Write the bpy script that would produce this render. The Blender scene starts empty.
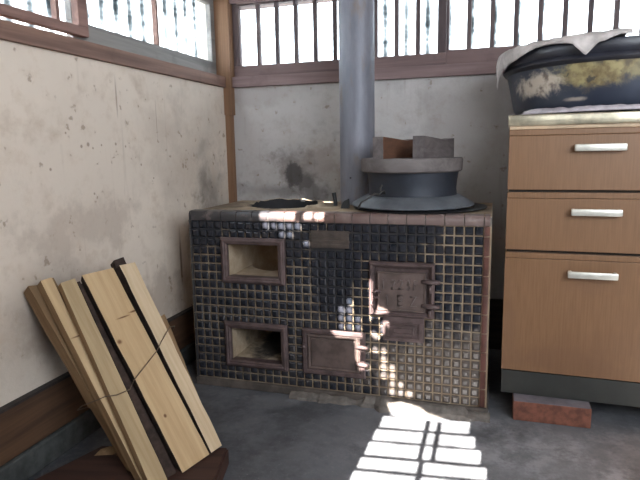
import bpy, bmesh, math, random
from mathutils import Vector, Matrix, noise
random.seed(7)
R = math.radians
scene = bpy.context.scene
col = scene.collection

# ------------------------------------------------------------------ node helpers
class NT:
    def __init__(self, m):
        self.t = m.node_tree; self.t.nodes.clear()
    def n(self, typ, **kw):
        nd = self.t.nodes.new(typ)
        for k, v in kw.items():
            if k.startswith('i_'):
                nd.inputs[k[2:].replace('_', ' ')].default_value = v
            else:
                setattr(nd, k, v)
        return nd
    def l(self, a, b): self.t.links.new(a, b)
    def math(self, op, a, b=None, clamp=False):
        nd = self.n('ShaderNodeMath', operation=op, use_clamp=clamp)
        for i, x in enumerate((a, b)):
            if x is None: continue
            if isinstance(x, (int, float)): nd.inputs[i].default_value = x
            else: self.l(x, nd.inputs[i])
        return nd.outputs[0]
    def mix(self, f, a, b):
        nd = self.n('ShaderNodeMix', data_type='RGBA')
        for s, x in ((0, f), (6, a), (7, b)):
            if isinstance(x, (int, float)): nd.inputs[s].default_value = x
            elif isinstance(x, (tuple, list)): nd.inputs[s].default_value = (*x[:3], 1)
            else: self.l(x, nd.inputs[s])
        return nd.outputs[2]
    def coord(self): return self.n('ShaderNodeTexCoord').outputs['Object']
    def scaled(self, v, s):
        nd = self.n('ShaderNodeMapping'); self.l(v, nd.inputs[0]); nd.inputs['Scale'].default_value = s
        return nd.outputs[0]
    def noise(self, v, scale, detail=4, rough=.6, dist=0):
        nd = self.n('ShaderNodeTexNoise'); self.l(v, nd.inputs['Vector'])
        nd.inputs['Scale'].default_value = scale; nd.inputs['Detail'].default_value = detail
        nd.inputs['Roughness'].default_value = rough; nd.inputs['Distortion'].default_value = dist
        return nd.outputs[0]
    def ramp(self, v, lo, hi):
        nd = self.n('ShaderNodeMapRange', interpolation_type='SMOOTHSTEP'); self.l(v, nd.inputs[0])
        nd.inputs[1].default_value = lo; nd.inputs[2].default_value = hi
        return nd.outputs[0]
    def spot(self, v, nz, c, r, k=1.0, ragged=.8, soft=.15):
        """ragged colour patch (stains, soot, painted reflection) round point c with radii r"""
        a = self.n('ShaderNodeVectorMath', operation='SUBTRACT'); self.l(v, a.inputs[0]); a.inputs[1].default_value = c
        b = self.n('ShaderNodeVectorMath', operation='DIVIDE'); self.l(a.outputs[0], b.inputs[0]); b.inputs[1].default_value = r
        d = self.n('ShaderNodeVectorMath', operation='LENGTH'); self.l(b.outputs[0], d.inputs[0])
        ragged *= 2.2; w = self.math('MULTIPLY_ADD', nz, ragged); w.node.inputs[2].default_value = -ragged * .5
        s = self.math('ADD', d.outputs['Value'], w)
        m = self.ramp(s, 1.0, soft)
        return self.math('MULTIPLY', m, k)
    def spots(self, v, nz, lst):
        out = None
        for a in lst:
            s = self.spot(v, nz, *a)
            out = s if out is None else self.math('MAXIMUM', out, s)
        return out
    def bsdf(self, color, rough=.6, metal=0., spec=.5, bump=None, bstr=.3, bdist=.002, coat=0, coatr=.1):
        p = self.n('ShaderNodeBsdfPrincipled'); o = self.n('ShaderNodeOutputMaterial')
        for k, x in (('Base Color', color), ('Roughness', rough), ('Metallic', metal), ('Specular IOR Level', spec)):
            if isinstance(x, (int, float)): p.inputs[k].default_value = x
            elif isinstance(x, (tuple, list)): p.inputs[k].default_value = (*x[:3], 1)
            else: self.l(x, p.inputs[k])
        p.inputs['Coat Weight'].default_value = coat; p.inputs['Coat Roughness'].default_value = coatr
        if bump is not None:
            b = self.n('ShaderNodeBump'); self.l(bump, b.inputs['Height'])
            b.inputs['Strength'].default_value = bstr; b.inputs['Distance'].default_value = bdist
            self.l(b.outputs[0], p.inputs['Normal'])
        self.l(p.outputs[0], o.inputs[0]); return p

def new(name):
    m = bpy.data.materials.new(name); m.use_nodes = True
    return m, NT(m)

def simple(name, c, rough=.6, metal=0., var=.25, scale=12, bstr=.15, spec=.5):
    m, t = new(name); v = t.coord(); nz = t.noise(v, scale)
    f = t.ramp(nz, .3, .7)
    c2 = tuple(x * (1 - var) for x in c); c3 = tuple(min(1, x * (1 + var)) for x in c)
    t.bsdf(t.mix(f, c2, c3), rough, metal, spec, nz, bstr)
    return m

def wood(name, light, dark, axis='z', scale=1.0, rough=.7, contrast=1.0, spec=.3, dirt=None, dirtc=(.03, .025, .02)):
    m, t = new(name); v = t.coord()
    s = {'x': (2, 40, 40), 'y': (40, 2, 40), 'z': (40, 40, 2)}[axis]
    g = t.noise(t.scaled(v, tuple(q * scale for q in s)), 1.0, 5, .65, .4)
    w = t.noise(t.scaled(v, tuple(q * scale * .25 for q in s)), 1.0, 3, .5, .3)
    f = t.ramp(t.math('ADD', t.math('MULTIPLY', g, .6), t.math('MULTIPLY', w, .4)), .35, .65)
    c = t.mix(f, dark, light)
    if dirt is not None:
        nz = t.noise(v, 18, 5, .65)
        c = t.mix(t.spots(v, nz, dirt), c, dirtc)
    else:
        nz = t.noise(v, 9, 4, .6)
        c = t.mix(t.math('MULTIPLY', t.ramp(nz, .55, .75), .35), c, tuple(x * .5 for x in dark))
    t.bsdf(c, rough, 0, spec, g, .25, .001)
    return m

# ------------------------------------------------------------------ materials
def plaster(name, base, stains, dark=(.045, .042, .042), brown=None, grime=.35):
    m, t = new(name); v = t.coord()
    nz = t.noise(v, 7, 6, .65); fine = t.noise(v, 60, 4, .6); big = t.noise(v, 1.6, 4, .6)
    specks = t.ramp(t.noise(v, 30, 3, .5), .66, .74); mott = t.ramp(t.noise(v, 15, 5, .7), .5, .72)
    streak = t.ramp(t.noise(t.scaled(v, (30, 30, 2.2)), 1.0, 4, .6), .60, .78)
    c = t.mix(t.ramp(big, .35, .7), tuple(x * .88 for x in base), base)
    c = t.mix(t.math('MULTIPLY', t.ramp(nz, .52, .75), grime), c, tuple(x * y for x, y in zip(base, (.55, .48, .42))))
    c = t.mix(t.math('MULTIPLY', mott, .30), c, tuple(x * y for x, y in zip(base, (.66, .58, .50))))
    c = t.mix(t.math('MULTIPLY', specks, .5), c, (.16, .10, .06))
    c = t.mix(t.math('MULTIPLY', streak, .28), c, (.2, .14, .1))
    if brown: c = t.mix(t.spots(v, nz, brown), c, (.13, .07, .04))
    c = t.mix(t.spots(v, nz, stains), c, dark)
    t.bsdf(c, .9, 0, .2, t.math('ADD', fine, t.math('MULTIPLY', nz, 2.0)), .35, .003)
    return m

M = {}
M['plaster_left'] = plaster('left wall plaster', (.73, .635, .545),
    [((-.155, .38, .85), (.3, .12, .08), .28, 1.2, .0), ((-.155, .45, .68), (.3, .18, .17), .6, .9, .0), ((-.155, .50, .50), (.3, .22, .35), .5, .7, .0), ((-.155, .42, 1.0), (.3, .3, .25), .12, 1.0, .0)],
    brown=[((-.155, .12, .92), (.3, .26, .12), .20, 1.2, .0), ((-.155, .25, .78), (.3, .35, .28), .22, 1.2, .0), ((-.155, .17, .42), (.3, .012, .17), .8, .5), ((-.155, -.02, .3), (.3, .35, .14), .35, 1.6),
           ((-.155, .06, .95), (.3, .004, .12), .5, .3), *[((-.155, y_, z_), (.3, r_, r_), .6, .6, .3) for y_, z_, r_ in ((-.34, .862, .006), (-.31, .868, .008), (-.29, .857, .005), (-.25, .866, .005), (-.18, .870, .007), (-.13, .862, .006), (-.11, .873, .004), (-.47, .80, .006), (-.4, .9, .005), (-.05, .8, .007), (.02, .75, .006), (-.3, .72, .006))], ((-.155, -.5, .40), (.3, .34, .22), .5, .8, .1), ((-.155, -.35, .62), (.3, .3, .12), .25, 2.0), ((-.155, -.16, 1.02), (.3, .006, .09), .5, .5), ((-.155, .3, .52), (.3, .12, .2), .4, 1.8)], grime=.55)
M['plaster_back'] = plaster('back wall plaster', (.49, .465, .455),
    [((.155, .64, .735), (.055, .3, .085), .85, 1.1, .45), ((.20, .64, .70), (.10, .3, .06), .7, 1.3), ((.15, .64, .80), (.12, .3, .15), .4, 1.5), ((.06, .64, .66), (.3, .3, .05), .5, 1.2), ((.25, .64, .66), (.12, .3, .07), .6, 1.2), ((.50, .64, .95), (.25, .3, .35), .16, 1.5)],
    brown=[((.0, .64, 1.09), (.4, .3, .07), .2, 1.5), ((.25, .64, .78), (.35, .3, .16), .35, 1.6), ((.9, .64, .95), (.3, .3, .2), .15, 1.6)], grime=.5)
M['plaster_plain'] = simple('plain plaster', (.46, .43, .39), .9)
M['ceiling'] = wood('ceiling boards', (.22, .14, .09), (.10, .06, .04), 'y')
def floor_mat():
    m, t = new('concrete floor'); v = t.coord()
    nz = t.noise(v, 4.5, 6, .7); fine = t.noise(v, 45, 5, .7); grit = t.ramp(t.noise(v, 140, 2, .5), .68, .75)
    c = t.mix(t.ramp(nz, .35, .7), (.068, .070, .078), (.145, .148, .160))
    c = t.mix(t.math('MULTIPLY', t.ramp(fine, .45, .75), .5), c, (.16, .16, .165))
    dust = t.spots(v, nz, [((1.15, -.2, 0), (.55, .28, .3), .85, 1.1), ((.8, -.3, 0), (.42, .36, .3), .5, 1.0), ((.85, -.06, 0), (.4, .09, .3), .8, .9), ((.4, -.06, 0), (.6, .05, .3), .3, 1.0)])
    blotch = t.ramp(t.noise(v, 11, 6, .75), .38, .62)
    dust = t.math('MULTIPLY', dust, t.math('ADD', t.math('MULTIPLY', blotch, .75), .25))
    c = t.mix(dust, c, (.30, .305, .325))
    c = t.mix(t.math('MULTIPLY', t.ramp(t.noise(v, 24, 5, .75), .56, .70), .35), c, (.22, .222, .235))
    c = t.mix(t.math('MULTIPLY', t.ramp(t.noise(v, 3.1, 5, .7), .52, .66), .5), c, (.045, .046, .052))
    c = t.mix(t.math('MULTIPLY', grit, .35), c, (.34, .33, .31))
    t.bsdf(c, t.mix(nz, (.55,)*3, (.85,)*3), 0, .35, t.math('ADD', fine, nz), .5, .004)
    return m
M['floor'] = floor_mat()
M['rail'] = wood('reddish brown rail', (.25, .15, .115), (.13, .075, .06), 'y')
M['rail_x'] = wood('dark reddish rail', (.225, .155, .15), (.13, .085, .085), 'x')
M['post'] = wood('corner post wood', (.24, .135, .078), (.13, .07, .042), 'z')
M['sash_dark'] = wood('dark sash wood', (.12, .088, .088), (.07, .052, .055), 'z')
M['sash_dark_x'] = wood('dark sash rail', (.18, .12, .115), (.10, .068, .068), 'x')
M['sash_red'] = wood('red brown sash', (.27, .16, .135), (.15, .085, .07), 'y')
M['sash_grey'] = wood('weathered grey sash', (.28, .265, .25), (.17, .16, .155), 'y')
M['baseboard'] = wood('stained baseboard', (.125, .066, .036), (.055, .030, .02), 'y')
M['baseboard_x'] = wood('dark baseboard', (.06, .045, .04), (.03, .025, .025), 'x')
M['footing'] = simple('dark footing', (.055, .058, .056), .85, 0, .35, 25, .4)

def glass_mat():
    m, t = new('window glass')
    tr = t.n('ShaderNodeBsdfTransparent'); tr.inputs[0].default_value = (.93, .96, .97, 1)
    gl = t.n('ShaderNodeBsdfGlossy'); gl.inputs['Roughness'].default_value = .05
    mx = t.n('ShaderNodeMixShader'); mx.inputs[0].default_value = .06
    o = t.n('ShaderNodeOutputMaterial')
    t.l(tr.outputs[0], mx.inputs[1]); t.l(gl.outputs[0], mx.inputs[2]); t.l(mx.outputs[0], o.inputs[0])
    return m
M['glass'] = glass_mat()
def sheet_mat(name, axis):
    m, t = new(name); v = t.coord()
    nz = t.noise(t.scaled(v, (3, 3, 9)), 2.0, 4, .7)
    sep = t.n('ShaderNodeSeparateXYZ'); t.l(v, sep.inputs[0])
    a = sep.outputs['Y' if axis == 'y' else 'X']
    ph = t.math('SINE', t.math('ADD', t.math('MULTIPLY', a, 2 * math.pi / .10), 2.0))
    dirt = t.ramp(t.math('ADD', ph, t.math('MULTIPLY', nz, 1.1)), 1.0, 1.75)
    c = t.mix(dirt, (.97, .98, .98), (.085, .095, .10))
    tl = t.n('ShaderNodeBsdfTranslucent'); t.l(c, tl.inputs[0])
    tp = t.n('ShaderNodeBsdfTransparent'); t.l(c, tp.inputs[0])
    mx = t.n('ShaderNodeMixShader'); mx.inputs[0].default_value = .45
    o = t.n('ShaderNodeOutputMaterial')
    t.l(tl.outputs[0], mx.inputs[1]); t.l(tp.outputs[0], mx.inputs[2]); t.l(mx.outputs[0], o.inputs[0])
    return m
M['sheet_y'] = sheet_mat('corrugated plastic side', 'y')
M['sheet_x'] = sheet_mat('corrugated plastic rear', 'x')

# stove
def grout_mat():
    m, t = new('sooty tile grout'); v = t.coord()
    nz = t.noise(v, 14, 5, .65); fine = t.noise(v, 90, 3, .6)
    c = t.mix(t.ramp(nz, .35, .7), (.235, .17, .115), (.34, .265, .185))
    c = t.mix(t.math('MULTIPLY', t.ramp(fine, .5, .7), .35), c, (.18, .12, .09))
    soot = t.spots(v, nz, [((.04, 0, .62), (.13, .3, .14), .97, .7, .6), ((.28, 0, .62), (.32, .3, .085), .97, .6, .6), ((.52, 0, .46), (.110, .3, .21), .96, .7, .6), ((.70, 0, .58), (.20, .3, .115), .93, .7, .6), ((.36, 0, .55), (.10, .3, .10), .9, .9, .6),
        ((.05, 0, .1), (.4, .3, .16), .38, 1.2), ((.39, 0, .40), (.05, .3, .15), .5, .9), ((.2, 0, .3), (.3, .3, .3), .22, 1.2, .6)])
    c = t.mix(soot, c, (.020, .022, .027))
    t.bsdf(c, .85, 0, .25, fine, .3, .001)
    return m
M['grout'] = grout_mat()
def tile_mat():
    m, t = new('dark glazed tile'); v = t.coord()
    nz = t.noise(v, 16, 5, .65)
    cell = t.n('ShaderNodeTexWhiteNoise'); t.l(v, cell.inputs[0])
    vor = t.n('ShaderNodeTexVoronoi'); t.l(v, vor.inputs['Vector']); vor.inputs['Scale'].default_value = 26
    c = t.mix(t.ramp(vor.outputs['Distance'], .1, .6), (.011, .014, .020), (.022, .023, .030))
    reflect_tint = t.spots(v, nz, [((.88, 0, .13), (.33, .3, .19), .85, .8, .5), ((.3, 0, .15), (.4, .3, .2), .15, .8)])  # reflection of the bright floor painted into the lower tiles as paler colour
    c = t.mix(reflect_tint, c, (.125, .102, .088))
    dust = t.ramp(nz, .5, .75)
    t.bsdf(c, t.mix(dust, (.10,)*3, (.24,)*3), 0, .5, nz, .1, .001)
    return m
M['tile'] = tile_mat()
def edge_mat():
    m, t = new('red brown glazed edge tile'); v = t.coord()
    nz = t.noise(v, 20, 5, .65)
    c = t.mix(t.ramp(t.noise(v, 6, 3), .35, .65), (.10, .055, .045), (.175, .125, .115))
    soot = t.spots(v, nz, [((.14, 0, .62), (.24, .6, .14), .9, .5, .5), ((.0, 0, .3), (.10, .9, .9), .9, .4, .7)])
    c = t.mix(soot, c, (.03, .033, .038))
    c = t.mix(t.math('MULTIPLY', t.ramp(nz, .55, .75), .5), c, (.28, .22, .2))
    t.bsdf(c, .28, 0, .5, nz, .15, .001)
    return m
M['edge'] = edge_mat()
M['corner'] = simple('dark red corner tile', (.085, .034, .026), .3, 0, .4, 14, .1)
def mortar_mat():
    m, t = new('mortar and brick lining'); v = t.coord()
    nz = t.noise(v, 12, 6, .7); fine = t.noise(v, 70, 4)
    c = t.mix(t.ramp(nz, .35, .7), (.33, .25, .17), (.47, .38, .28))
    soot = t.spots(v, nz, [((.26, .235, .62), (.17, .16, .11), .95, .6, .6), ((.30, .33, .44), (.10, .12, .05), .9, .5, .5), ((.75, .25, .64), (.3, .25, .05), .85, .6, .4), ((.28, .25, .15), (.16, .32, .17), .93, .5, .6), ((.05, .2, .64), (.16, .3, .06), .6), ((.30, .03, .64), (.35, .08, .06), .35), ((.5, .3, .64), (.2, .2, .05), .45)])  # soot round burner and top; inside of the ash opening just coloured darker
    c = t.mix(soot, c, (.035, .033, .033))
    t.bsdf(c, .9, 0, .2, t.math('ADD', nz, fine), .5, .004)
    return m
M['mortar'] = mortar_mat()
M['plinth'] = simple('dirty cement plinth', (.085, .068, .058), .9, 0, .35, 20, .5)
M['cement'] = simple('broken cement', (.14, .122, .108), .9, 0, .3, 30, .6)
M['iron_red'] = simple('purple brown cast iron', (.105, .072, .070), .48, .25, .3, 30, .3)
M['iron_door'] = simple('cast iron door', (.115, .082, .073), .5, .2, .3, 25, .3)
M['iron_char'] = simple('rubbed iron relief', (.15, .115, .11), .42, .3, .2, 25, .2)
M['clay'] = simple('brown clay plate', (.062, .046, .038), .7, 0, .3, 30, .3)
M['hole'] = simple('soot black', (.015, .015, .017), .9)
def pipe_mat():
    m, t = new('tarnished flue pipe'); v = t.coord()
    nz = t.noise(t.scaled(v, (6, 6, 1.5)), 2, 5, .65); rust = t.ramp(t.noise(t.scaled(v, (9, 9, 3)), 1.6, 5, .7), .52, .70)
    c = t.mix(t.ramp(nz, .3, .7), (.135, .14, .17), (.215, .215, .25))
    c = t.mix(t.math('MULTIPLY', rust, .65), c, (.20, .15, .115))
    t.bsdf(c, t.mix(rust, (.48,)*3, (.65,)*3), .15, .4, nz, .1)
    return m
M['pipe'] = pipe_mat()
M['pot'] = simple('blue grey pot iron', (.020, .024, .034), .5, .2, .35, 9, .1)
M['flange'] = simple('grey pot flange', (.125, .135, .152), .5, .35, .2, 14, .1)
M['ring'] = simple('black iron ring', (.022, .022, .025), .55, .3)
M['wire'] = simple('dark wire', (.05, .045, .04), .5, .6)
M['tie'] = simple('rusty tie wire', (.13, .09, .06), .6, .3)
M['lid'] = wood('grey weathered lid', (.155, .135, .132), (.088, .075, .073), 'x')
M['lid_bar'] = wood('grey lid bar', (.145, .125, .125), (.08, .066, .066), 'y')
M['lid_bar_inner'] = wood('warm brown wood', (.15, .07, .04), (.085, .04, .026), 'y')
def cab_mat():
    m, t = new('brown wood laminate'); v = t.coord()
    g = t.noise(t.scaled(v, (220, 220, 9)), 1.0, 4, .6); nz = t.noise(v, 9, 5, .65)
    c = t.mix(t.ramp(g, .3, .7), (.168, .086, .041), (.205, .108, .054))
    d = t.spots(v, nz, [((.2, 0, .19), (.3, .3, .07), .45, 1.2), ((.25, 0, .43), (.12, .3, .05), .3, 1.2), ((.02, 0, .3), (.03, .3, .2), .3, 1.0), ((.3, 0, .25), (.3, .3, .12), .2, 1.4)])
    c = t.mix(d, c, (.14, .07, .04))
    t.bsdf(c, .45, 0, .4, g, .08, .001)
    return m
M['cabinet'] = cab_mat()
M['cab_edge'] = simple('pale laminate edge', (.42, .30, .19), .5)
M['cab_dark'] = simple('cabinet gap', (.02, .015, .012), .8)
M['kick'] = simple('dark grey green kick plate', (.023, .023, .020), .6, 0, .2)
M['steel'] = simple('stained steel edge', (.55, .50, .38), .28, .75, .35, 14, .1)
M['handle'] = simple('satin metal handle', (.62, .60, .54), .38, .55, .1, 30, .05)
M['brick'] = simple('orange brick', (.155, .056, .035), .85, 0, .4, 30, .5)
M['brick_top'] = simple('dusty brick top', (.15, .13, .145), .9)
def tub_mat():
    m, t = new('worn black enamel'); v = t.coord()
    nz = t.noise(v, 13, 7, .72, .6); n2 = t.noise(v, 5, 4, .6); n3 = t.noise(v, 32, 4, .6)
    c = t.mix(t.ramp(n2, .35, .7), (.026, .032, .050), (.052, .061, .086))
    # worn patches keep their own ragged outline (object space)
    gold = t.spots(v, nz, [((-.09, -.30, .100), (.19, .3, .050), .85, 1.0, .35), ((.10, -.30, .12), (.06, .3, .06), .8, 1.2, .5), ((.03, -.3, .11), (.16, .2, .035), .6, 1.3, .7)])
    pale = t.spots(v, nz, [((-.22, -.21, .085), (.080, .2, .048), .95, 1.0, .45), ((-.13, -.32, .03), (.035, .3, .008), .6, .8)])
    gc = t.mix(t.ramp(n3, .35, .65), (.17, .12, .05), (.36, .30, .14))
    c = t.mix(gold, c, gc)
    c = t.mix(pale, c, t.mix(t.ramp(n3, .30, .5), (.16, .12, .10), (.52, .44, .36)))
    sp = t.math('MULTIPLY', t.ramp(t.noise(v, 22, 4), .60, .68), gold)
    c = t.mix(sp, c, (.03, .03, .035))
    t.bsdf(c, t.mix(gold, (.36,)*3, (.5,)*3), 0, .45, nz, .2, .002)
    return m
M['tub'] = tub_mat()
M['tub_rim'] = simple('black enamel rim', (.020, .021, .030), .38, 0, .3, 12, .1)
M['cloth'] = simple('pale grey cloth', (.50, .455, .44), .95, 0, .25, 16, .5, .1)
M['cloth_under'] = simple('pale lilac cloth', (.46, .41, .44), .95, 0, .25, 20, .4, .1)
def firewood_mat(name, light, dark, knots=()):
    m, t = new(name); v = t.coord()
    g = t.noise(t.scaled(v, (50, 50, 2.5)), 1.0, 5, .65, .4); b = t.noise(t.scaled(v, (6, 6, 2)), 1.2, 4, .6)
    c = t.mix(t.ramp(g, .3, .75), dark, light)
    c = t.mix(t.math('MULTIPLY', t.ramp(b, .5, .8), .35), c, tuple(x * y for x, y in zip(dark, (.8, .7, .6))))
    if knots: c = t.mix(t.spots(v, b, knots), c, (.12, .05, .025))
    t.bsdf(c, .75, 0, .25, g, .3, .001)
    return m
M['pine'] = firewood_mat('pale split pine', (.55, .40, .235), (.43, .295, .16), [((-.038, 0, .367), (.011, .1, .010), .85, .5, .2), ((-.018, 0, .144), (.006, .1, .007), .95, .4, .3), ((.006, 0, .426), (.03, .1, .0035), .9, .15, .2), ((.045, 0, .432), (.026, .1, .0045), .95, .15, .2)])
M['pine_pale'] = firewood_mat('whitish split wood', (.63, .50, .35), (.49, .37, .235))
M['pine_dim'] = firewood_mat('yellowish split wood', (.46, .35, .21), (.33, .24, .135))
M['pine_brown'] = firewood_mat('brown split wood', (.30, .195, .105), (.18, .11, .058))
M['bark'] = simple('dark bark', (.036, .021, .016), .9, 0, .5, 40, .8)
M['board'] = wood('dark reddish board', (.062, .030, .022), (.030, .016, .013), 'x', dirt=[((.05, -.03, .05), (.03, .03, .1), .6)], dirtc=(.3, .2, .13))
M['peg'] = simple('black iron peg', (.018, .018, .020), .6)
M['ground'] = simple('outside ground', (.30, .28, .25), .95)

# ------------------------------------------------------------------ mesh helpers
def link(name, me, parent=None, mat=None):
    o = bpy.data.objects.new(name, me); col.objects.link(o)
    if parent is not None: o.parent = parent
    if mat is not None:
        for x in (mat if isinstance(mat, (list, tuple)) else [mat]): me.materials.append(x)
    return o
def done(bm, name, mat, parent=None, smooth=False, autos=None):
    bmesh.ops.recalc_face_normals(bm, faces=bm.faces[:])
    me = bpy.data.meshes.new(name); bm.to_mesh(me); bm.free()
    if smooth or autos:
        for p in me.polygons: p.use_smooth = True
        if autos: me.set_sharp_from_angle(angle=R(autos))
    return link(name, me, parent, mat)
def thing(name, label, cat, loc=(0, 0, 0), rz=0, group=None):
    o = bpy.data.objects.new(name, None); col.objects.link(o)
    o.empty_display_size = .05
    o.location = loc; o.rotation_euler = (0, 0, rz)
    return tag(o, label, cat, group)
def tag(o, label, cat, group=None):
    o['label'] = label; o['category'] = cat
    if group: o['group'] = group
    return o
def struct(o): o['kind'] = 'structure'; return o
def box(bm, a, b, bev=0, seg=2, mi=0):
    vs = [bm.verts.new((x, y, z)) for x in (a[0], b[0]) for y in (a[1], b[1]) for z in (a[2], b[2])]
    fs = [bm.faces.new([vs[i] for i in q]) for q in ((0, 1, 3, 2), (4, 6, 7, 5), (0, 4, 5, 1), (2, 3, 7, 6), (0, 2, 6, 4), (1, 5, 7, 3))]
    for f in fs: f.material_index = mi
    if bev:
        es = {e for f in fs for e in f.edges}
        bmesh.ops.bevel(bm, geom=list(es), offset=bev, segments=seg, affect='EDGES', profile=.5)
    return fs
def boxes(name, lst, mat, parent=None, bev=0):
    bm = bmesh.new()
    for a, b in lst: box(bm, a, b, bev)
    return done(bm, name, mat, parent)
def ring_frame(bm, x0, x1, z0, z1, w, y0, y1, inner_slope=.004):
    """picture-frame ring in the xz plane, front at y0, back at y1, with chamfered edges"""
    out = [(x0, z0), (x1, z0), (x1, z1), (x0, z1)]
    def loop(d, y): return [bm.verts.new((x + (d if i in (0, 3) else -d), y, z + (d if i in (0, 1) else -d))) for i, (x, z) in enumerate(out)]
    c = inner_slope
    loops = [loop(0, y1), loop(0, y0 + c), loop(c, y0), loop(w - c, y0), loop(w, y0 + c), loop(w, y1)]
    for A, B in zip(loops, loops[1:] + loops[:1]):
        for i in range(4):
            j = (i + 1) % 4; bm.faces.new((A[i], A[j], B[j], B[i]))
def tube(bm, pts, r, n=8, cap=True):
    pts = [Vector(p) for p in pts]; rings = []
    up = Vector((0, 0, 1))
    for i, p in enumerate(pts):
        d = (pts[min(i + 1, len(pts) - 1)] - pts[max(i - 1, 0)]).normalized()
        a = d.cross(up)
        if a.length < 1e-3: a = d.cross(Vector((1, 0, 0)))
        a.normalize(); b = a.cross(d).normalized()
        rr = r[i] if isinstance(r, (list, tuple)) else r
        rings.append([bm.verts.new(p + a * rr * math.cos(2 * math.pi * k / n) + b * rr * math.sin(2 * math.pi * k / n)) for k in range(n)])
    for A, B in zip(rings, rings[1:]):
        for k in range(n): bm.faces.new((A[k], A[(k + 1) % n], B[(k + 1) % n], B[k]))
    if cap:
        bm.faces.new(rings[0][::-1]); bm.faces.new(rings[-1])
def lathe(bm, prof, n=64, c=(0, 0), mi=None):
    rings = []
    for r, z in prof:
        if r < 1e-5: rings.append([bm.verts.new((c[0], c[1], z))])
        else: rings.append([bm.verts.new((c[0] + r * math.cos(2 * math.pi * k / n), c[1] + r * math.sin(2 * math.pi * k / n), z)) for k in range(n)])
    for A, B in zip(rings, rings[1:]):
        for k in range(n):
            a, b = A[k % len(A)], A[(k + 1) % len(A)]; d, e = B[k % len(B)], B[(k + 1) % len(B)]
            vs = [a, b, e, d]; u = []
            for v in vs:
                if v not in u: u.append(v)
            if len(u) > 2: bm.faces.new(u)
def boolean(o, cutters):
    for c in cutters:
        md = o.modifiers.new('cut', 'BOOLEAN'); md.operation = 'DIFFERENCE'; md.object = c; md.solver = 'EXACT'
    bpy.context.view_layer.update()
    dg = bpy.context.evaluated_depsgraph_get()
    me = bpy.data.meshes.new_from_object(o.evaluated_get(dg))
    o.modifiers.clear(); old = o.data; o.data = me
    bpy.data.meshes.remove(old)
    for c in cutters:
        d = c.data; bpy.data.objects.remove(c); bpy.data.meshes.remove(d)
def prism_y(poly, y0, y1, shear=0):
    bm = bmesh.new()
    A = [bm.verts.new((x, y0, z)) for x, z in poly]; B = [bm.verts.new((x, y1, z - shear * (y1 - y0))) for x, z in poly]
    bm.faces.new(A); bm.faces.new(B[::-1])
    for i in range(len(A)): bm.faces.new((A[i], A[(i + 1) % len(A)], B[(i + 1) % len(A)], B[i]))
    return done(bm, 'cutter', None)

# ------------------------------------------------------------------ room shell
XL, YB, XR, YF, ZC = -.155, .64, 2.75, -2.1, 2.6
EL = math.atan(.7265); T = .7265
struct(boxes('floor', [((-.35, -2.3, -.08), (2.95, .84, 0))], M['floor']))
struct(boxes('ceiling', [((-.35, -2.3, ZC), (2.95, .84, ZC + .08))], M['ceiling']))
WZ0, WZ1 = 1.165, 1.50
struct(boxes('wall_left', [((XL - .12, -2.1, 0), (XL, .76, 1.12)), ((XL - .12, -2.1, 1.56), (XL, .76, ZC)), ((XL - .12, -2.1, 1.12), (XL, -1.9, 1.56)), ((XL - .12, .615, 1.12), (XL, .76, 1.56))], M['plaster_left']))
struct(boxes('wall_back', [((XL, YB, 0), (XR, YB + .12, 1.12)), ((XL, YB, 1.56), (XR, YB + .12, ZC)), ((2.45, YB, 1.12), (XR, YB + .12, 1.56))], M['plaster_back']))
# unseen front and right walls; openings shaped and sized to let fill light in
struct(boxes('wall_right', [((XR, -1.15, 0), (XR + .1, .76, ZC)), ((XR, -2.1, 0), (XR + .1, -1.15, 1.1)), ((XR, -2.1, 2.25), (XR + .1, -1.15, ZC)), ((XR, -2.1, 1.1), (XR + .1, -2.05, 2.25)), ((XR, -1.35, 1.1), (XR + .1, -1.15, 2.25))], M['plaster_plain']))
wf = struct(boxes('wall_front', [((XL - .12, YF - .03, 0), (1.5, YF, ZC))], M['plaster_plain']))
struct(boxes('trim_5', [((1.5, YF - .03, 2.2), (XR + .1, YF, ZC)), ((1.5, YF - .03, 0), (XR + .1, YF, .9))], M['plaster_plain']))
cut = []
def rowpoly(y0, y1, x0, x1):   # floor strip -> opening in the front wall, along the sun
    f = lambda x, y: (x, (y + .1 * (x - .69) - YF) * T)
    return [f(x0, y0), f(x1, y0), f(x1, y1), f(x0, y1)]
rows = [(-.154, -.084), (-.234, -.173), (-.317, -.250), (-.388, -.337), (-.467, -.406), (-.545, -.490), (-.63, -.57)]
for i, (y0, y1) in enumerate(rows):
    xr = .945 + (-.05 - (y0 + y1) / 2) * .215; xl = .697 + (y1 + .085) * .06
    cols = [(xl, .829), (.845, .864), (.880, xr)] if i < 3 else [(xl, .836), (.853, xr)]
    for a, b in cols: cut.append(rowpoly(y0, y1, a, b))
def sp(poly, y): return [(x, z + (y - YF) * T) for x, z in poly]
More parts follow.
